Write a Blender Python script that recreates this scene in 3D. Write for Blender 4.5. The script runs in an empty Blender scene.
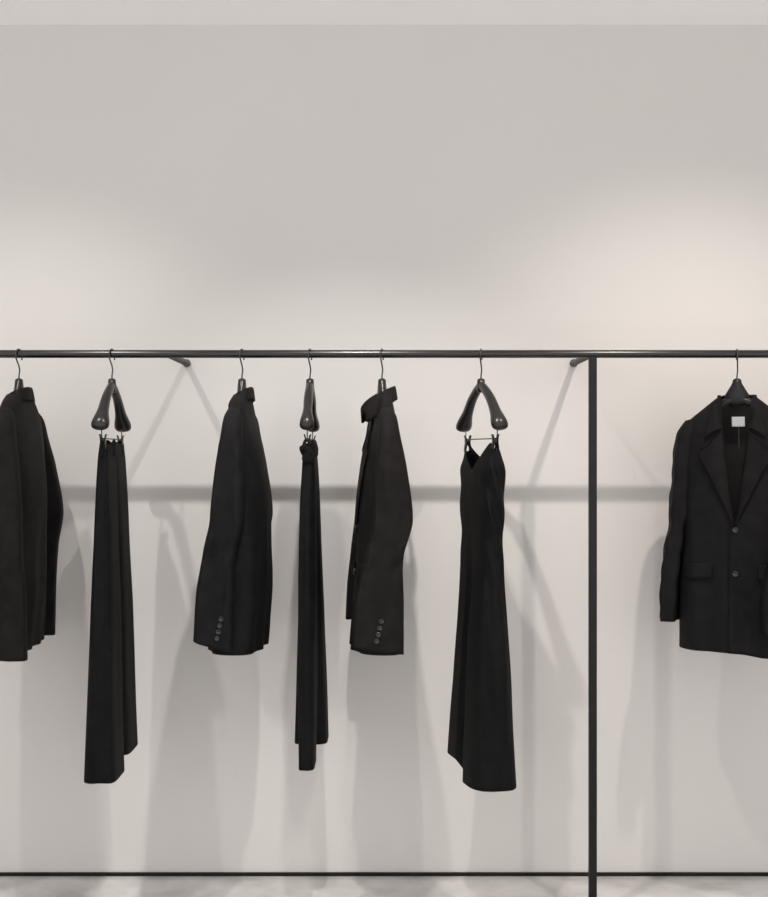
import bpy, math, bmesh
import numpy as np
from mathutils import Vector, noise, Matrix

scene = bpy.context.scene
try:
    scene.view_settings.view_transform = 'Standard'
    scene.view_settings.look = 'None'
except Exception:
    pass

# ------------------------------------------------------------------ dimensions (metres)
CAM_D = 3.5; CAM_H = 1.31; WALL_Y = 0.35; CEIL = 2.662; RAIL_Z = 1.5986; RAIL_R = 0.0115
FZ = -0.012   # floor level

# ------------------------------------------------------------------ materials
def new_mat(name):
    m = bpy.data.materials.new(name); m.use_nodes = True
    nt = m.node_tree
    return m, nt, nt.nodes['Principled BSDF']

def noisy(name, c1, c2, scale, rough, bump=0.0, bscale=200, metallic=0.0, detail=4, spec=0.5):
    m, nt, b = new_mat(name)
    tc = nt.nodes.new('ShaderNodeTexCoord')
    n = nt.nodes.new('ShaderNodeTexNoise'); n.inputs['Scale'].default_value = scale; n.inputs['Detail'].default_value = detail
    r = nt.nodes.new('ShaderNodeValToRGB')
    r.color_ramp.elements[0].position = 0.3; r.color_ramp.elements[1].position = 0.7
    r.color_ramp.elements[0].color = (*c1, 1); r.color_ramp.elements[1].color = (*c2, 1)
    nt.links.new(tc.outputs['Object'], n.inputs['Vector'])
    nt.links.new(n.outputs['Fac'], r.inputs['Fac'])
    nt.links.new(r.outputs['Color'], b.inputs['Base Color'])
    b.inputs['Roughness'].default_value = rough
    b.inputs['Metallic'].default_value = metallic
    b.inputs['Specular IOR Level'].default_value = spec
    if bump:
        n2 = nt.nodes.new('ShaderNodeTexNoise'); n2.inputs['Scale'].default_value = bscale; n2.inputs['Detail'].default_value = 3
        nt.links.new(tc.outputs['Object'], n2.inputs['Vector'])
        bp = nt.nodes.new('ShaderNodeBump'); bp.inputs['Strength'].default_value = bump; bp.inputs['Distance'].default_value = 0.002
        nt.links.new(n2.outputs['Fac'], bp.inputs['Height']); nt.links.new(bp.outputs['Normal'], b.inputs['Normal'])
    return m

M_WALL = noisy('wall_plaster', (0.772,0.751,0.734), (0.792,0.771,0.754), 1.5, 0.9, 0.05, 60, spec=0.1)
M_CEIL = noisy('ceiling_paint_added_glow', (0.90,0.885,0.87), (0.91,0.895,0.88), 1.5, 0.9, spec=0.1)
b_ = M_CEIL.node_tree.nodes['Principled BSDF']
b_.inputs['Emission Color'].default_value = (1.0,0.975,0.955,1); b_.inputs['Emission Strength'].default_value = 0.15  # added glow, no lamp: brightens the ceiling and gives overhead fill
M_FLOOR = noisy('polished_stone', (0.50,0.485,0.475), (0.86,0.85,0.84), 5.0, 0.12, detail=8)
M_BASE = noisy('black_baseboard', (0.010,0.011,0.011), (0.014,0.015,0.015), 5, 0.5, spec=0.2)
M_METAL = noisy('black_steel', (0.004,0.004,0.0045), (0.007,0.007,0.008), 20, 0.24, spec=0.65)
M_POST = noisy('black_matt_steel', (0.004,0.004,0.0045), (0.007,0.007,0.008), 20, 0.4, spec=0.3)
M_BRACKET = noisy('grey_steel', (0.13,0.12,0.115), (0.17,0.16,0.15), 20, 0.45)
M_WIRE = noisy('dark_wire', (0.05,0.048,0.047), (0.07,0.067,0.065), 30, 0.3, metallic=0.7)
M_HANG = noisy('dark_taupe_lacquer', (0.011,0.010,0.0095), (0.016,0.0145,0.014), 8, 0.30, spec=0.5)
M_HANGB = noisy('black_lacquer', (0.008,0.008,0.009), (0.012,0.012,0.013), 8, 0.40, spec=0.35)
def cloth(name, c, spec=0.12):
    return noisy(name, tuple(x*0.75 for x in c), tuple(x*1.25 for x in c), 30, 0.70, 0.6, 800, spec=spec)
M_WOOL = cloth('black_wool', (0.0092,0.0089,0.0096), 0.13)
M_WOOLB = cloth('brown_black_wool', (0.0122,0.0104,0.0108), 0.13)
M_CREPE = cloth('black_crepe', (0.0068,0.0068,0.0072), 0.12)
M_LINING = noisy('dark_lining', (0.014,0.0115,0.0115), (0.020,0.016,0.016), 10, 0.5, spec=0.2)
M_BTN = noisy('black_horn', (0.004,0.004,0.004), (0.007,0.006,0.006), 60, 0.18, spec=0.7)
M_LABEL = noisy('white_woven_label_added_glow', (0.93,0.925,0.91), (0.97,0.965,0.95), 60, 0.8)
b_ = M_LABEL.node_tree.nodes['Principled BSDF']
b_.inputs['Emission Color'].default_value = (0.95,0.95,0.92,1); b_.inputs['Emission Strength'].default_value = 0.28  # faint added glow keeps the label white inside the shaded neck
M_THREAD = noisy('grey_thread', (0.30,0.29,0.28), (0.36,0.35,0.34), 60, 0.8)
M_PRINT = noisy('grey_print', (0.50,0.49,0.48), (0.54,0.53,0.52), 60, 0.8)

# ------------------------------------------------------------------ helpers
def link(ob):
    scene.collection.objects.link(ob); return ob

def mk(name, verts, faces, mats, parent=None, smooth=True, solid=0.0, subsurf=0, off=-1, recalc=False, loc=None, bevel=0):
    me = bpy.data.meshes.new(name)
    me.from_pydata([tuple(v) for v in verts], [], faces)
    if not isinstance(mats, (list, tuple)): mats = [mats]
    for m in mats: me.materials.append(m)
    if recalc:
        bm = bmesh.new(); bm.from_mesh(me)
        bmesh.ops.recalc_face_normals(bm, faces=bm.faces); bm.to_mesh(me); bm.free()
    if smooth:
        for p in me.polygons: p.use_smooth = True
    me.update()
    ob = link(bpy.data.objects.new(name, me))
    if solid:
        md = ob.modifiers.new('thickness', 'SOLIDIFY'); md.thickness = solid; md.offset = off
        if len(mats) > 1: md.material_offset = 1; md.material_offset_rim = 0
    if bevel:
        md = ob.modifiers.new('bevel', 'BEVEL'); md.width = bevel; md.segments = 3; md.limit_method = 'ANGLE'
    if subsurf:
        md = ob.modifiers.new('subsurf', 'SUBSURF'); md.levels = subsurf; md.render_levels = subsurf
    if parent: ob.parent = parent
    if loc: ob.location = loc
    return ob

def empty(name, loc, rot=0.0, label=None, category=None, group=None):
    e = link(bpy.data.objects.new(name, None)); e.location = loc; e.rotation_euler = (0,0,rot)
    e.empty_display_size = 0.05
    if label: e['label'] = label
    if category: e['category'] = category
    if group: e['group'] = group
    return e

def hermite(rows, x):
    r = rows
    if x >= r[0][0]: return list(r[0][1:])
    if x <= r[-1][0]: return list(r[-1][1:])
    for i in range(len(r)-1):
        if r[i][0] >= x >= r[i+1][0]:
            break
    x0, x1 = r[i][0], r[i+1][0]
    h = x1-x0; t = (x-x0)/h
    out = []
    for k in range(1, len(r[0])):
        p0, p1 = r[i][k], r[i+1][k]
        d = (p1-p0)/h
        dm = d if i == 0 else (p0-r[i-1][k])/(x0-r[i-1][0])
        dp = d if i+2 >= len(r) else (r[i+2][k]-p1)/(r[i+2][0]-x1)
        m0 = 0 if dm*d <= 0 else 2*dm*d/(dm+d)
        m1 = 0 if dp*d <= 0 else 2*dp*d/(dp+d)
        out.append((2*t**3-3*t**2+1)*p0+(t**3-2*t**2+t)*h*m0+(-2*t**3+3*t**2)*p1+(t**3-t**2)*h*m1)
    return out

def sgnpow(v, p):
    return math.copysign(abs(v)**p, v)

def sstep(a, b, x):
    t = min(1, max(0, (x-a)/(b-a))); return t*t*(3-2*t)

def grid_faces(nr, nc, closed=False, base=0):
    f = []
    for i in range(nr-1):
        for j in range(nc if closed else nc-1):
            j2 = (j+1) % nc
            f.append((base+i*nc+j, base+(i+1)*nc+j, base+(i+1)*nc+j2, base+i*nc+j2))
    return f

def tube_data(pts, radii, n=16, cap=True, up=(1,0,0)):
    P = [Vector(p) for p in pts]
    vs, fs = [], []
    u = Vector(up)
    for i, p in enumerate(P):
        t = (P[min(i+1, len(P)-1)] - P[max(i-1, 0)]).normalized()
        a = (u - t*u.dot(t))
        if a.length < 1e-4: a = Vector((0,1,0)) - t*t.y
        a.normalize(); b = t.cross(a)
        r = radii[i] if isinstance(radii, (list, tuple)) else radii
        ra, rb = (r, r) if not isinstance(r, (list, tuple)) else r
        for k in range(n):
            th = 2*math.pi*k/n
            vs.append(p + a*ra*math.cos(th) + b*rb*math.sin(th))
    fs = grid_faces(len(P), n, True)
    if cap:
        fs.append(tuple(range(n))); fs.append(tuple(reversed(range((len(P)-1)*n, len(P)*n))))
    return vs, fs

def merge(parts):
    V, F = [], []
    for v, f in parts:
        b = len(V); V += list(v); F += [tuple(b+i for i in q) for q in f]
    return V, F

def smooth_path(pts, seg=6):
    out = []
    n = len(pts)
    for i in range(n-1):
        p0 = np.array(pts[max(i-1,0)], float); p1 = np.array(pts[i], float)
        p2 = np.array(pts[i+1], float); p3 = np.array(pts[min(i+2,n-1)], float)
        for s in range(seg):
            t = s/seg
            out.append(tuple(0.5*((2*p1)+(-p0+p2)*t+(2*p0-5*p1+4*p2-p3)*t*t+(-p0+3*p1-3*p2+p3)*t**3)))
    out.append(tuple(pts[-1]))
    return out

def box_data(c, s):
    cx,cy,cz = c; sx,sy,sz = s[0]/2,s[1]/2,s[2]/2
    v = [(cx+a*sx, cy+b*sy, cz+d*sz) for a in (-1,1) for b in (-1,1) for d in (-1,1)]
    f = [(0,1,3,2),(4,6,7,5),(0,4,5,1),(2,3,7,6),(0,2,6,4),(1,5,7,3)]
    return v, f

# ------------------------------------------------------------------ room
def plane_box(name, c, s, mat):
    v, f = box_data((0,0,0), s)
    ob = mk(name, v, f, mat, smooth=False, recalc=True, loc=c)
    ob['kind'] = 'structure'
    return ob
XW = 3.8; YB = -4.4
HH = CEIL-FZ
plane_box('wall_back', (0, WALL_Y+0.05, FZ+HH/2), (2*XW, 0.1, HH), M_WALL)
plane_box('wall_left', (-XW-0.05, (YB+WALL_Y)/2, FZ+HH/2), (0.1, WALL_Y-YB, HH), M_WALL)
plane_box('wall_right', (XW+0.05, (YB+WALL_Y)/2, FZ+HH/2), (0.1, WALL_Y-YB, HH), M_WALL)
plane_box('floor', (0, (YB+WALL_Y)/2, FZ-0.05), (2*XW, WALL_Y-YB, 0.1), M_FLOOR)
plane_box('ceiling', (0, (YB+WALL_Y)/2, CEIL+0.05), (2*XW, WALL_Y-YB, 0.1), M_CEIL)
plane_box('baseboard_back', (0, WALL_Y-0.003, FZ+0.0055), (2*XW, 0.006, 0.011), M_BASE)

# ------------------------------------------------------------------ rack
rack = empty('clothes_rack', (0.596, 0, FZ), 0, 'long slim black metal clothes rail with upright post', 'clothes rack')
def rk(x, y, z): return (x-0.596, y, z-FZ)
v, f = tube_data([rk(-1.9,0,RAIL_Z), rk(-1.88,0,RAIL_Z), rk(1.88,0,RAIL_Z), rk(1.9,0,RAIL_Z)], [RAIL_R*0.8, RAIL_R, RAIL_R, RAIL_R*0.8], 32, up=(0,0,1))
mk('rail', v, f, M_METAL, rack, recalc=True)
pt_top = RAIL_Z-0.009
v1 = box_data(rk(0.596,0,(pt_top+FZ)/2), (0.022,0.022,pt_top-FZ))
v2 = box_data(rk(0.596,0,FZ+0.003), (0.09,0.09,0.006))
mk('post', *v1, M_POST, rack, smooth=False, recalc=True, bevel=0.003)
mk('foot_plate', *v2, M_POST, rack, smooth=False, recalc=True, bevel=0.002)
for bx in (-0.62, 0.596):
    v, f = tube_data([rk(bx,0.004,RAIL_Z), rk(bx,0.343,RAIL_Z), rk(bx,0.344,RAIL_Z), rk(bx,0.35,RAIL_Z)], [0.0095,0.0095,0.0125,0.0125], 20, up=(0,0,1))
    o = mk('wall_bracket', v, f, M_BRACKET, rack, recalc=True)
    o['label'] = 'dark grey round wall bracket arm'

# ------------------------------------------------------------------ hangers
def hook_data(znk=-0.078):
    pts = []
    R = 0.0185; cz = RAIL_R+0.0021-R
    for a in np.linspace(-35, 215, 26):
        t = math.radians(a)
        pts.append((0, R*math.cos(t), cz+R*math.sin(t)))
    pts += [(0.0005,-0.0105,-0.023), (0.001,-0.003,-0.033), (0.002,0,-0.046), (0,0,-0.062), (0,0,znk)]
    return pts

def add_hook(root, off, rot):
    c, s = math.cos(-rot), math.sin(-rot)
    tw = 0.35
    pts = []
    for (x,y,z) in hook_data():
        x2 = x + tw*y*0.6
        pts.append((c*x2 - s*y, s*x2 + c*y, z+off))
    v, f = tube_data(pts, 0.0021, 10, up=(c, s, 0))
    mk('hook', v, f, M_WIRE, root, recalc=True)

def arm_path(pts, radii, seg=7):
    rr = smooth_path([(r[0], r[1], 0) for r in radii], seg)
    return tube_data(smooth_path(pts, seg), [(abs(q[0]), abs(q[1])) for q in rr], 22, up=(0,1,0))

def suit_hanger(x, rot, mat, label):
    base = -0.22
    root = empty('coat_hanger', (x, 0, RAIL_Z+base), rot, label, 'clothes hanger')
    off = -base
    add_hook(root, off, rot)
    parts = []
    nk = [(0,0,-0.070),(0,0,-0.074),(0,0,-0.085),(0,0,-0.100),(0,0,-0.118),(0,0,-0.140),(0,0,-0.150)]
    rr = [(0.006,0.006),(0.011,0.0115),(0.012,0.014),(0.013,0.023),(0.014,0.034),(0.013,0.034),(0.006,0.02)]
    parts.append(tube_data([(p[0],p[1],p[2]+off) for p in nk], rr, 20, up=(0,1,0)))
    for s in (-1,1):
        p = [(0.0*s,0,-0.128),(0.035*s,0,-0.140),(0.08*s,0.002,-0.172),(0.108*s,-0.001,-0.198),(0.118*s,-0.001,-0.206),(0.122*s,-0.001,-0.210)]
        r = [(0.012,0.012),(0.012,0.012),(0.012,0.011),(0.014,0.010),(0.012,0.009),(0.006,0.004)]
        parts.append(arm_path([(a,b,c+off) for a,b,c in p], r))
    mk('hanger_body', *merge(parts), mat, root, recalc=True)
    return root

def clip_hanger(x, rot, label, fs=0.92):
    base = -0.27
    root = empty('clip_hanger', (x,0,RAIL_Z+base), rot, label, 'clothes hanger', 'trouser clip hangers')
    off = -base
    add_hook(root, off, rot)
    parts = [tube_data([(0,0,z+off) for z in (-0.070,-0.073,-0.085,-0.100,-0.110)],
                       [(0.006,0.006),(0.0105,0.0115),(0.0115,0.014),(0.0125,0.018),(0.010,0.013)], 20, up=(0,1,0))]
    for s in (-1,1):
        p = [(0.0*s,0,-0.088),(0.03*s,0,-0.102),(0.075*s,0,-0.130),(0.112*s,0,-0.167),(0.140*s,0,-0.198),(0.152*s,0,-0.211),(0.156*s,0,-0.217)]
        r = [(0.010,0.011),(0.0115,0.013),(0.0130,0.014),(0.0175*fs,0.017),(0.0265*fs,0.020),(0.0245*fs,0.015),(0.013*fs,0.007)]
        parts.append(arm_path([(a,b,c+off) for a,b,c in p], r))
    mk('hanger_body', *merge(parts), M_HANG, root, recalc=True)
    wp = [(-0.128,0,-0.195),(-0.128,0,-0.236),(-0.122,0,-0.243),(0.122,0,-0.243),(0.128,0,-0.236),(0.128,0,-0.195)]
    v, f = tube_data([(a,b,c+off) for a,b,c in wp], 0.0017, 8, up=(0,1,0))
    mk('clip_bar', v, f, M_WIRE, root, recalc=True)
    for s in (-1,1):
        cx = 0.112*s
        pr = []
        for q in (-1,1):
            pp = [(cx, q*0.009, -0.231), (cx, q*0.0065,-0.239), (cx, q*0.0055,-0.252), (cx, q*0.0075,-0.268),(cx, q*0.0078,-0.280)]
            pr.append(tube_data([(a,b,c+off) for a,b,c in pp], [(0.0022,0.009)]*3+[(0.0026,0.010)]*2, 12, up=(0,1,0)))
        pr.append(tube_data([(cx-0.010,0,-0.247+off),(cx+0.010,0,-0.247+off)], 0.0060, 14, up=(0,0,1)))
        mk('clip', *merge(pr), M_METAL, root, recalc=True)
    return root

# ------------------------------------------------------------------ blazer
NB = 2.5
def wrink(x, z, seed, amp=0.007):
    return amp*noise.noise(Vector((x*7, z*4, seed))) + amp*0.5*noise.noise(Vector((x*17, z*8, seed+7.3)))

def disc_button(name, mat, parent, c, axis, r=0.008):
    prof = [(0,0.0030),(0.55,0.0030),(0.68,0.0040),(0.85,0.0042),(1.0,0.0025),(1.0,0.0),(0.6,-0.001)]
    n = 20; V = []; F = []
    ax = Vector(axis).normalized(); a = ax.orthogonal().normalized(); b = ax.cross(a)
    for (rr,h) in prof[1:]:
        for k in range(n):
            t = 2*math.pi*k/n
            V.append(Vector(c)+ax*h*(r/0.008)+(a*math.cos(t)+b*math.sin(t))*rr*r)
    F = grid_faces(len(prof)-1, n, True)
    F.append(tuple(range(n)))
    F.append(tuple(range((len(prof)-2)*n, (len(prof)-1)*n)))
    return mk(name, V, F, mat, parent, recalc=True)

def blazer(x, rot, mat, label, seed, rows, sleeves, vz=-0.48, tag=False, flap=True, lift=0.0, cut=0.03, cy=1.0, pop=None, pk=0.108, vtop=0.055, nx=1.0, lo=1.0, sp=0.50, drop=0.0):
    hem = rows[-1][0]
    root = empty('blazer', (x,0,RAIL_Z+hem), rot, label, 'jacket')
    O = -hem
    def sec(z):
        hw, fr, bk = hermite(rows, z); return hw, fr, bk
    def vw(z):
        if z > vz:
            return vtop*((z-vz)/(-0.118-vz))**0.85
        return 0.0
    def hemcut(z):
        zc = hem+0.16
        return cut*((zc-z)/0.16)**2 if z < zc else 0.0
    def bump(X, z, e, sd):
        fade = min(1, max(0, (-0.14-z)/0.1))
        w = wrink(X, z, sd)
        w += 0.0055*sstep(-0.35, hem, z)*math.sin(X*62+sd*2+z*1.5)
        return w*fade*e
    def pt(th, z):
        hw, fr, bk = sec(z)
        c, s = math.cos(th), math.sin(th)
        X = hw*sgnpow(c, 2/NB); e = abs(s)**(2/NB)
        fade = min(1, max(0, (-0.14-z)/0.1))
        if s < 0: y = -fr*e + bump(X, z, e, seed)
        else: y = bk*e + bump(X, z, e, seed+11)
        X += 0.004*math.sin(z*17+seed)*fade*(1-e)*(1 if c > 0 else -1)
        zz = z - drop*sstep(-0.02, 0.10, X)*sstep(-0.70, hem, z)
        return (X, y, zz+O)
    def front(X, z):
        hw, fr, bk = sec(z)
        k = min(0.999, abs(X)/hw)
        e = (1-k**NB)**(1/NB)
        y = -fr*e + bump(X, z, e, seed)
        if z < vz and -0.016 < X < 0.03: y -= 0.004*(1-max(0,X)/0.03)
        return y
    def ang(w, hw):
        return math.copysign(math.asin(min(1, (abs(w)/hw)**(NB/2))), w)
    zs = np.concatenate([np.linspace(-0.118,-0.22,16), np.linspace(-0.235,hem,70)])
    nc = 131; V = []
    for z in zs:
        hw = sec(z)[0]
        if z > vz: w1 = w2 = vw(z)
        else:
            w1 = -0.016*min(1, (vz-z)/0.02) + hemcut(z)*1.6
            w2 = hemcut(z)
        t0 = -math.pi/2 + ang(w1, hw)
        t1 = 3*math.pi/2 - ang(w2, hw)
        for j in range(nc):
            u = j/(nc-1)
            p = pt(t0+(t1-t0)*u, z)
            if z < vz and j < 22 and p[0] < 0.03:
                p = (p[0], p[1]-0.004*(1-max(0,p[0])/0.03), p[2])
            V.append(p)
    mk('body', V, grid_faces(len(zs), nc), [mat, M_LINING], root, solid=0.0025)
    # lapels with a slanting gorge at the notch
    q_ = pk/0.108
    prof = [(vz-0.004,0.004),(vz+0.03,0.018*q_),(vz+0.08,0.045*q_),(vz+0.14,0.074*q_),(-0.285,pk-0.006),(-0.262,pk)]
    prof = sorted(prof, key=lambda q: -q[0])
    ztop = -0.246
    for s in (-1, 1):
        V = []; nr, ncx = 50, 16
        for z in np.concatenate([np.linspace(ztop,-0.262,7), np.linspace(-0.268, vz-0.004, nr-7)]):
            if z > -0.262: wo = pk - 0.026*(z+0.262)/0.016
            else: wo = hermite(prof, z)[0]
            g = 0.050*sstep(-0.36, ztop, z)
            for j in range(ncx):
                u = j/(ncx-1)
                zz = z + g*(0.62-u)
                wi = vw(zz)
                X = wi + (max(wo, wi+0.003)-wi)*u
                y = front(s*X, zz) - 0.003 - 0.011*lo*math.sin(math.pi*min(1,u*1.15)*0.62)
                if u == 0: y += 0.004
                V.append((s*X, y, zz+O))
        F = grid_faces(nr, ncx)
        if s < 0: F = [tuple(reversed(q)) for q in F]
        mk('lapel', V, F, mat, root, solid=0.0025)
    # collar: stations of (inner, crest, outer) from the front end round the neck
    def fpt(X, z, o): return (X, front(X, z)-o, z)
    L = lift
    if pop is None:
        st = [
            [fpt(0.041*nx,-0.214,0.002), fpt(0.052*nx,-0.216,0.010), fpt(pk-0.020,-0.241,0.010)],
            [fpt(0.047*nx,-0.190,0.002), fpt(0.057*nx,-0.188,0.010), fpt(pk-0.024,-0.210,0.009)],
            [fpt(0.052*nx,-0.156,-0.002), fpt(0.060*nx,-0.148+L*0.4,0.007), fpt(0.080*nx,-0.178,0.008)],
            [(0.055*nx,-0.022*cy,-0.132), (0.060*nx,-0.024*cy,-0.118+L*0.8), (0.073*nx,-0.030*cy,-0.150+L*0.4)],
            [(0.048*nx,0.020*cy,-0.120), (0.050*nx,0.026*cy,-0.099+L), (0.062*nx,0.044*cy,-0.136+L*0.5)],
            [(0.026*nx,0.042*cy,-0.116), (0.026*nx,0.046*cy,-0.094+L), (0.036*nx,0.060*cy,-0.136+L*0.5)]]
        mid = [[(0,0.048*cy,-0.116),(0,0.052*cy,-0.093+L),(0,0.065*cy,-0.137+L*0.5)]]
    else:
        fy, bk, tilt, wd = pop
        def S(xi, yi, zc, dr, xo, yo):
            return [(xi-0.004, yi*0.92, zc-dr*0.55), (xi, yi, zc), (xo, yo, zc-dr)]
        st = [
            S(0.046,-fy*0.99,-0.150-tilt,0.042*wd,0.054,-fy*0.92),
            S(0.050,-fy*0.92,-0.140-tilt*0.8,0.054*wd,0.064,-fy*0.84),
            S(0.055,-fy*0.66,-0.126-tilt*0.5,0.060*wd,0.074,-fy*0.55),
            S(0.058,-fy*0.20,-0.112-tilt*0.2,0.056*wd,0.080,-fy*0.10),
            S(0.052,bk*0.45,-0.101,0.046*wd,0.068,bk*0.60),
            S(0.028,bk*0.84,-0.095,0.042*wd,0.038,bk*1.00)]
        mid = [[(0,bk*0.85,-0.118),(0,bk*0.95,-0.094),(0,bk*1.08,-0.136)]]
        st = [[(p[0],p[1],p[2]+L) for p in r] for r in st]; mid = [[(p[0],p[1],p[2]+L) for p in r] for r in mid]
    right = [[tuple(p) for p in r] for r in st]
    left = [[(-p[0],p[1],p[2]) for p in r] for r in reversed(st)]
    allst = right+mid+left
    cols = [smooth_path([r[k] for r in allst], 6) for k in range(3)]
    V = []
    ncol = 11
    for i in range(len(cols[0])):
        a, b, c = (np.array(cols[k][i]) for k in range(3))
        for j in range(ncol):
            u = j/(ncol-1)
            if u < 0.35:
                t = u/0.35; p = a*(1-t)+b*t
            else:
                t = (u-0.35)/0.65
                p = b*(1-t)+c*t
                p = p + np.array([0,0,0.003])*math.sin(math.pi*t)
            V.append((p[0],p[1],p[2]+O))
    mk('collar', V, grid_faces(len(cols[0]), ncol), mat, root, solid=0.0028, off=0)
    for bz in (vz-0.018, vz-0.140):
        disc_button('button', M_BTN, root, (0.002, front(0.002,bz)-0.0015, bz+O), (0,-1,0), 0.0090)
    if flap:
        for s in (-1,1):
            V = []
            for i in range(8):
                z = -0.592 - 0.043*i/7
                for j in range(16):
                    X = s*(0.062+0.078*j/15)
                    zz = z - 0.004*(j/15)
                    V.append((X, front(X, zz)-0.005-0.003*math.sin(i/7*1.5), zz+O))
            F = grid_faces(8, 16)
            if s < 0: F = [tuple(reversed(q)) for q in F]
            mk('pocket_flap', V, F, mat, root, solid=0.003)
    # sleeves
    for s, srows, tilt_, btn in sleeves:
        zs = np.linspace(srows[0][0], srows[-1][0], 80)
        V = []; nc = 64; zb = srows[-1][0]
        def spt(th, z, ex=0.0):
            xc, yc, hx, hy = hermite(srows, z)
            fade = min(1, max(0, (-0.2-z)/0.12))
            c, sn = math.cos(th), math.sin(th)
            pw = 0.85+(sp-0.85)*fade
            X = sgnpow(c, pw)*(hx+ex); Y = sgnpow(sn, pw)*(hy+ex)
            wr = 0.009*noise.noise(Vector((Y*12+s*3, z*8+Y*14, seed+3.1))) + 0.0055*noise.noise(Vector((Y*28, z*20-Y*20, seed+9)))
            elb = math.exp(-((z+0.50)/0.10)**2)
            wr += 0.006*elb*math.sin(z*75+Y*40+seed)*max(0, -sn)
            wr += 0.0055*math.cos(Y/hy*3.6+z*3+seed)
            X += wr*fade*(1 if c > 0 else -1)*abs(c)
            zt = z + tilt_*(Y/hy)*((srows[0][0]-z)/(srows[0][0]-zb))**3
            return (s*(xc)+s*X, yc+Y, zt+O)
        for z in zs:
            for j in range(nc):
                V.append(spt(2*math.pi*j/nc, z))
        F = grid_faces(len(zs), nc, True)
        if s < 0: F = [tuple(reversed(q)) for q in F]
        F.append(tuple(range(nc)) if s > 0 else tuple(reversed(range(nc))))
        sl = mk('sleeve', V, F, [mat, M_LINING], root, solid=0.002)
        if btn is not None:
            for k in range(4):
                z = zb+0.030+0.0178*k
                th = math.asin(max(-1,min(1,sgnpow(btn+0.06*k, 1/sp))))
                p = spt(th, z, 0.001)
                disc_button('cuff_button', M_BTN, sl, p, (s, 0, 0), 0.0076)
    if tag:
        V = []
        for i in range(6):
            for j in range(8):
                X = -0.018+0.036*j/7; z = -0.178-0.028*i/5
                e = (1-(abs(X)/sec(z)[0])**NB)**(1/NB)
                V.append((X, sec(z)[2]*e-0.0095, z+O))
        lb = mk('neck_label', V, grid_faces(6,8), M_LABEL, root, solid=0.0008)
        lb['label'] = 'small white woven neck label'
        v, f = box_data((0, sec(-0.19)[2]-0.0112, -0.190+O), (0.012, 0.0005, 0.0012))
        mk('label_print', v, f, M_PRINT, lb, smooth=False, recalc=True)
        v, f = tube_data([(0.001, 0.052, -0.205+O), (0.0015,0.058,-0.24+O), (0.001,0.062,-0.285+O)], 0.0007, 6, up=(1,0,0))
        mk('tag_thread', v, f, M_THREAD, root, recalc=True)
    return root

def body_rows(mid=(1.0,1.0), hemv=(.098,.072), top=1.0, hem=-0.835, ws=1.0, slope=False):
    r = [(-0.118,.066,.045,.045),(-.130,.09,.048,.050),(-.150,.122,.052,.055),(-.172,.146,.056,.060),(-.2,.160,.060,.066),
         (-.28,.160,.072,.074),(-.45,.152,.083,.076),(-.60,.156,.090,.076)]
    if slope:
        r = [(-0.124,.054,.045,.045),(-.138,.072,.048,.050),(-.160,.099,.052,.055),(-.184,.128,.056,.060),(-.208,.146,.060,.066),
             (-.28,.149,.072,.074),(-.45,.148,.083,.076),(-.60,.154,.090,.076)]
    out = []
    for z,w,f,b in r:
        k = sstep(-0.15, -0.38, z)
        out.append((z, w*ws, f*(top*(1-k)+mid[0]*k), b*(top*(1-k)+mid[1]*k)))
    out.append((hem, .164*ws, hemv[0], hemv[1]))
    return out

def sleeve_rows(ty, ey, cy_, cz, ht=0.050, hm=0.066, hc=0.060, out=0.185, th=0.026, top=-0.158, sx=0.0, dz=0.0):
    return [(top,.132+sx,ty,.006,.012),(-0.167+dz,.137+sx,ty,.018,ht*0.6),(-0.184+dz,.146+sx,ty,.026,ht*0.85),(-0.215+dz,.158+sx,ty,.031,ht),
            (-0.32,.170+sx,ty*0.5+ey*0.5,.031,ht*0.45+hm*0.55),(-0.46,.178+sx,ey,.029,hm),(-0.56,(out+.178+sx)/2,ey*0.45+cy_*0.55,.028,hm*0.96),
            (-0.68,out-0.002,ey*0.12+cy_*0.88,.027,hm*0.3+hc*0.7),(cz,out,cy_,th,hc)]

def px2x(px): return (px-384)/350.0

# broad brown-black blazer
x = px2x(19)
suit_hanger(x, math.radians(-90), M_HANG, 'dark taupe hanger holding the broad brown-black blazer')
blazer(x, math.radians(-90), M_WOOLB, 'brown-black wool blazer hung edge-on beside wide trousers', 1.3, body_rows((1.0,0.84),(.09,.048),0.60),
       [(1, sleeve_rows(0.0,0.004,0.014,-0.842,.036,.056,.062), -0.002, None), (-1, sleeve_rows(0.0,0.024,0.0,-0.825,.034,.054,.052), -0.004, None)], pop=(0.036,0.034,0.0,0.9), pk=0.10, lo=0.6)
# sleeve-forward blazer
x = px2x(242)
suit_hanger(x, math.radians(-91), M_HANG, 'dark taupe hanger holding the blazer with sleeve forward')
blazer(x, math.radians(-91), M_WOOL, 'black wool blazer hung edge-on, sleeve with cuff buttons forward', 4.7, body_rows((0.85,1.04),(.085,.064),0.52),
       [(1, sleeve_rows(-0.006,-0.016,-0.054,-0.808,.028,.046,.052), -0.018, 0.25), (-1, sleeve_rows(0.0,0.012,-0.03,-0.79,.032,.056,.055), -0.01, None)], pop=(0.032,0.032,0.0,0.85), pk=0.10, lo=0.6)
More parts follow.
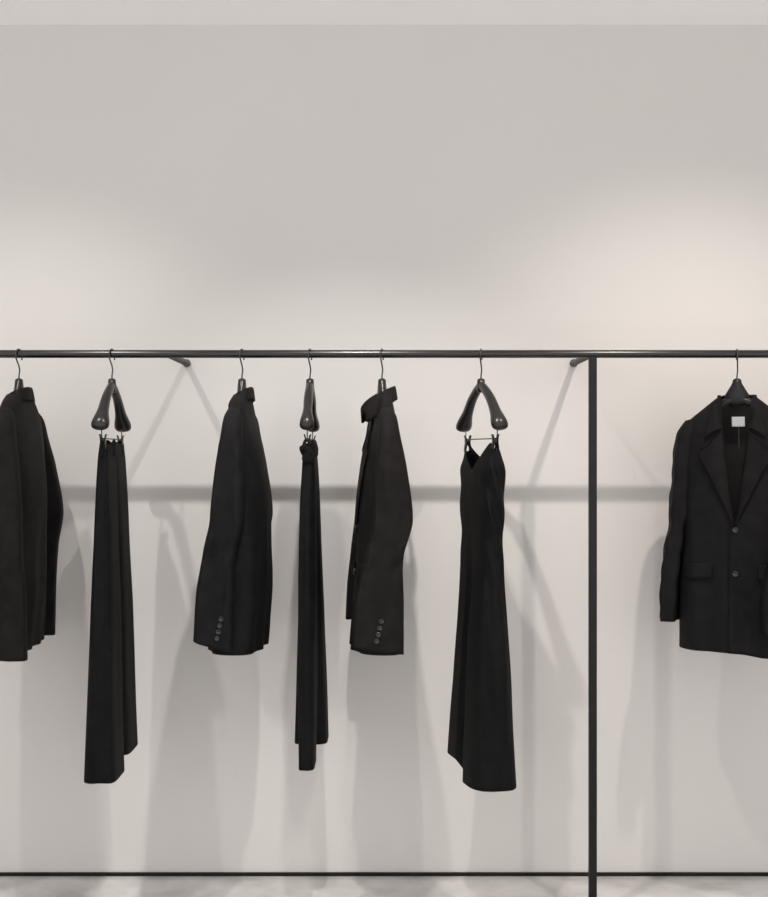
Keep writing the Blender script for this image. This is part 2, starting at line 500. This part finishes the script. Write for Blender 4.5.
# raised-collar blazer
x = px2x(382)
suit_hanger(x, math.radians(-82), M_HANG, 'dark taupe hanger holding the blazer with turned-up collar')
blazer(x, math.radians(-82), M_WOOLB, 'brown-black blazer hung edge-on with raised collar and buttoned cuff', 8.1, body_rows((0.80,0.66),(.088,.046),0.46),
       [(1, sleeve_rows(-0.004,0.006,-0.037,-0.818,.028,.053,.070), -0.010, -0.14), (-1, sleeve_rows(0.004,-0.004,-0.028,-0.775,.028,.052,.056), 0.005, None)], pop=(0.056,0.038,0.010,0.95), lift=0.004, pk=0.080, lo=0.3)
# open blazer
x = px2x(737)
suit_hanger(x, math.radians(-20), M_HANGB, 'black hanger holding the open-necked blazer facing forward')
blazer(x, math.radians(-20), M_WOOL, 'black notched-lapel two-button blazer facing forward with white neck label', 12.9, body_rows(slope=True, hem=-0.840),
       [(1, sleeve_rows(0.0,-0.04,-0.148,-0.775,out=0.104,hc=0.050,sx=-0.020,dz=-0.016,top=-0.182), 0.0, None), (-1, sleeve_rows(0.0,0.015,-0.01,-0.765,out=0.188,ht=0.046,sx=-0.020,dz=-0.016,top=-0.182), 0.0, None)],
       tag=True, lift=-0.020, cut=0.0, pk=0.103, vtop=0.044, nx=0.86, drop=0.012)

# ------------------------------------------------------------------ trousers
def loft(rows, nrow, ncol, fold, power=2.4):
    zs = np.linspace(rows[0][0], rows[-1][0], nrow); V = []
    for z in zs:
        xc, yc, hx, hy = hermite(rows, z)
        for j in range(ncol):
            th = 2*math.pi*j/ncol
            c, s = math.cos(th), math.sin(th)
            X = hx*sgnpow(c, 2/power); Y = hy*sgnpow(s, 2/power)
            V.append(fold(xc, yc, X, Y, z, th, hx, hy))
    return V, grid_faces(nrow, ncol, True)

def trousers(x, rot, label, seed, near, far, hem, wh, tie=False, amp=0.010):
    root = empty('trousers', (x,0,RAIL_Z+hem), rot, label, 'trousers'); O = -hem
    def fold(xc, yc, X, Y, z, th, hx, hy):
        k = sstep(-0.26, -0.6, z)*(1-0.55*sstep(-0.9, hem, z))
        sg = (1 if math.cos(th) > 0 else -1)
        t = Y/hy
        dX = amp*k*(math.cos(t*5.0+seed)*0.7 - 0.8*abs(t-0.15))*abs(math.cos(th))**0.4*sg
        dX += 0.007*noise.noise(Vector((Y*60, z*3, seed)))*sstep(-0.26,-0.31,z)*(1-0.7*sstep(-0.8,hem,z))
        dY = 0.003*k*noise.noise(Vector((X*12, z*4, seed)))
        return (xc+X+dX, yc+Y+dY, z+O)
    parts = [loft(leg, 100, 112, fold, 5.5) for leg in (near, far)]
    mk('trouser_legs', *merge(parts), M_CREPE, root, solid=0.002)
    wb = [(-0.254,0,0,.1185,wh+.0010),(-0.259,0,0,.1225,wh+.0040),(-0.272,0,0,.1265,wh*1.1+.0060),(-0.290,0,0,.1290,wh*1.25+.0035),(-0.294,0,0,.1285,wh*1.25+.001)]
    def wfold(xc,yc,X,Y,z,th,hx,hy):
        g = math.sin(9*th+seed)+0.6*math.sin(17*th+2*seed)
        zz = z + (0.007*math.sin(4*th+seed)+0.003*g)*sstep(-0.29,-0.255,z)
        return (X*(1+0.02*g), Y*(1+0.12*g), zz+O)
    mk('waistband', *loft(wb, 12, 120, wfold), M_CREPE, root, solid=0.002)
    if tie:
        parts = []
        for (oy, oz, ry, rz, tiltv, sd) in ((-0.003, 0.004, 0.0165, 0.019, 0.45, 1.0), (0.004, -0.012, 0.017, 0.018, -0.40, 4.0)):
            V = []; nr, nc = 24, 48
            for i in range(nr):
                t = i/(nr-1); ph = math.pi*t
                for j in range(nc):
                    th = 2*math.pi*j/nc
                    r = math.sin(ph)**0.4
                    X = 0.013*r*sgnpow(math.cos(th),0.7); Y = ry*r*sgnpow(math.sin(th),0.7); Z = rz*sgnpow(math.cos(ph),0.8)
                    k = 0.0030*math.sin(150*Y+Z*90+sd)*r + 0.004*noise.noise(Vector((X*80,Y*80,Z*60+sd)))
                    X += k
                    Y2 = Y*math.cos(tiltv)-Z*math.sin(tiltv); Z2 = Y*math.sin(tiltv)+Z*math.cos(tiltv)
                    V.append((0.123+X, Y2+oy, -0.281+oz+Z2+O))
            parts.append((V, grid_faces(nr, nc, True)))
        mk('waist_tie', *merge(parts), M_CREPE, root, recalc=True)
    return root

x = px2x(112)
clip_hanger(x, math.radians(-90), 'dark taupe wishbone clip hanger holding wide black trousers')
trousers(x, math.radians(-90), 'long black wide-leg trousers hung edge-on from clips', 2.0,
   [(-0.258,.058,0,.060,.011),(-0.30,.062,0,.064,.015),(-0.45,.070,0,.070,.022),(-0.65,.080,0,.074,.030),(-0.90,.088,-.001,.078,.037),(-1.182,.092,-.001,.080,.045)],
   [(-0.258,-.058,0,.060,.011),(-0.30,-.062,0,.064,.015),(-0.45,-.070,.001,.070,.021),(-0.65,-.078,.002,.070,.028),(-0.90,-.086,.003,.074,.034),(-1.150,-.092,.005,.078,.040)], -1.182, 0.011)
x = px2x(310)
clip_hanger(x, math.radians(-90), 'dark taupe clip hanger seen end-on above tied trousers', 0.74)
trousers(x, math.radians(-90), 'slim black trousers hung edge-on with a bunched waist', 5.4,
   [(-0.258,.058,.002,.060,.012),(-0.32,.062,.002,.064,.018),(-0.45,.070,0,.068,.022),(-0.65,.080,0,.070,.024),(-0.90,.086,-.001,.072,.024),(-1.148,.092,-.001,.076,.022)],
   [(-0.258,-.058,0,.060,.012),(-0.32,-.062,0,.064,.018),(-0.45,-.070,0,.066,.024),(-0.65,-.080,0,.070,.032),(-0.90,-.086,0,.072,.040),(-1.120,-.092,0,.076,.048)], -1.148, 0.012, tie=True, amp=0.007)

# ------------------------------------------------------------------ dress
def dress(x, rot, label):
    hem = -1.208
    root = empty('slip_dress', (x,0,RAIL_Z+hem), rot, label, 'dress'); O = -hem
    rows = [(-0.255,.114,.008,.011,0,0),(-0.29,.119,.016,.022,0,.002),(-0.34,.126,.026,.032,0,.002),(-0.40,.126,.028,.033,0,.001),(-0.50,.121,.028,.031,0,0),
            (-0.60,.119,.030,.034,-.001,.001),(-0.75,.128,.037,.046,-.004,.000),(-0.95,.142,.046,.058,-.008,-.001),(hem,.156,.055,.068,-.012,-.003)]
    nr, nc = 120, 200; V = []
    for i in range(nr):
        v = i/(nr-1)
        for j in range(nc):
            th = 2*math.pi*j/nc
            c, s = math.cos(th), math.sin(th)
            xn = sgnpow(c, 2/5.0)
            a = abs(xn)
            if xn < 0: dip = (0.078 if s < 0 else 0.055)*max(0, 1-a/0.93)**0.6
            else: dip = (0.078 if s < 0 else 0.055)*max(0, 1-a/0.84)**1.15
            outer = 0.022*max(0,(a-0.94)/0.06)**1.2
            hz = hem + 0.046*sstep(0.00,-0.05,xn)
            z = (-0.255-dip-outer)*(1-v) + hz*v
            hw, hdf, hdn, yf, yn = hermite(rows, z)
            X = hw*xn
            m = sstep(-0.04, 0.02, xn)
            hd = hdf*(1-m)+hdn*m; yc = yf*(1-m)+yn*m
            k = sstep(-0.42, -0.85, z)
            pinch = 1 - 0.75*k*math.exp(-((xn+0.05)/0.09)**2)
            Y = hd*sgnpow(s, 2/4.4)*pinch
            X += 0.014*k*(1-0.6*sstep(-1.0,hem,z))*math.sin(Y/hd*3.4+1.2)*(abs(c)**0.5)*(1 if c > 0 else -1)
            Y += 0.002*noise.noise(Vector((X*12, z*5, 3.3)))*sstep(-0.28,-0.36,z)
            b = sstep(-0.28,-0.33,z)*sstep(-0.66,-0.45,z)
            X += 0.008*b*math.sin(Y*150 + z*45)*(abs(c)**0.5)*(1 if c > 0 else -1)
            X += 0.006*noise.noise(Vector((Y*45, z*6+Y*30, 5.1)))*sstep(-0.30,-0.36,z)
            V.append((X, Y+yc, z+O))
    mk('dress_body', V, grid_faces(nr, nc, True), M_CREPE, root, solid=0.002)
    for s in (-1,1):
        for q in (-1,1):
            p = smooth_path([(s*0.103,q*0.010,-0.292),(s*0.106,q*0.008,-0.275),(s*0.110,q*0.004,-0.262),(s*0.112,0,-0.254)], 5)
            v, f = tube_data([(a,b,c+O) for a,b,c in p], [(0.0018,0.0060)]*len(p), 10, up=(0,1,0))
            mk('strap', v, f, M_CREPE, root, recalc=True)
    return root
x = px2x(481)
clip_hanger(x, math.radians(-74), 'dark taupe wishbone clip hanger holding a slip dress', 0.88)
dress(x, math.radians(-74), 'long black sleeveless v-neck dress with flared skirt on clips')

# ------------------------------------------------------------------ lights
def spot(x, y, z, tx, ty, tz, power, size, blend, rad, col):
    ld = bpy.data.lights.new('track_spot', 'SPOT'); ld.energy = power; ld.spot_size = math.radians(size); ld.spot_blend = blend
    ld.shadow_soft_size = rad; ld.color = col
    o = link(bpy.data.objects.new('track_spot', ld)); o.location = (x,y,z)
    o.rotation_euler = (Vector((tx,ty,tz))-Vector((x,y,z))).to_track_quat('-Z','Y').to_euler()
spot(-1.12, -0.87, 2.62, -1.12, 0.35, 0.45, 44, 84, 1.0, 0.020, (1.0, 0.94, 0.88))
spot(-0.10, -0.87, 2.62, -0.10, 0.35, 0.14, 72, 71, 1.0, 0.020, (1.0,0.96,0.92))
spot(0.95, -0.87, 2.62, 0.98, 0.35, 0.48, 54, 88, 1.0, 0.020, (1.0,0.89,0.79))

w = bpy.data.worlds.new('world'); scene.world = w; w.use_nodes = True
bg = w.node_tree.nodes['Background']; bg.inputs['Color'].default_value = (1.0, 0.985, 0.975, 1); bg.inputs['Strength'].default_value = 1.45

# ------------------------------------------------------------------ camera
cd = bpy.data.cameras.new('camera'); cam = link(bpy.data.objects.new('camera', cd))
cam.location = (0, -CAM_D, CAM_H); cam.rotation_euler = (math.radians(90), 0, 0)
cd.sensor_fit = 'HORIZONTAL'; cd.sensor_width = 36; cd.lens = 1225/768*36
cd.shift_y = 6.5/768
cd.clip_start = 0.05
scene.camera = cam
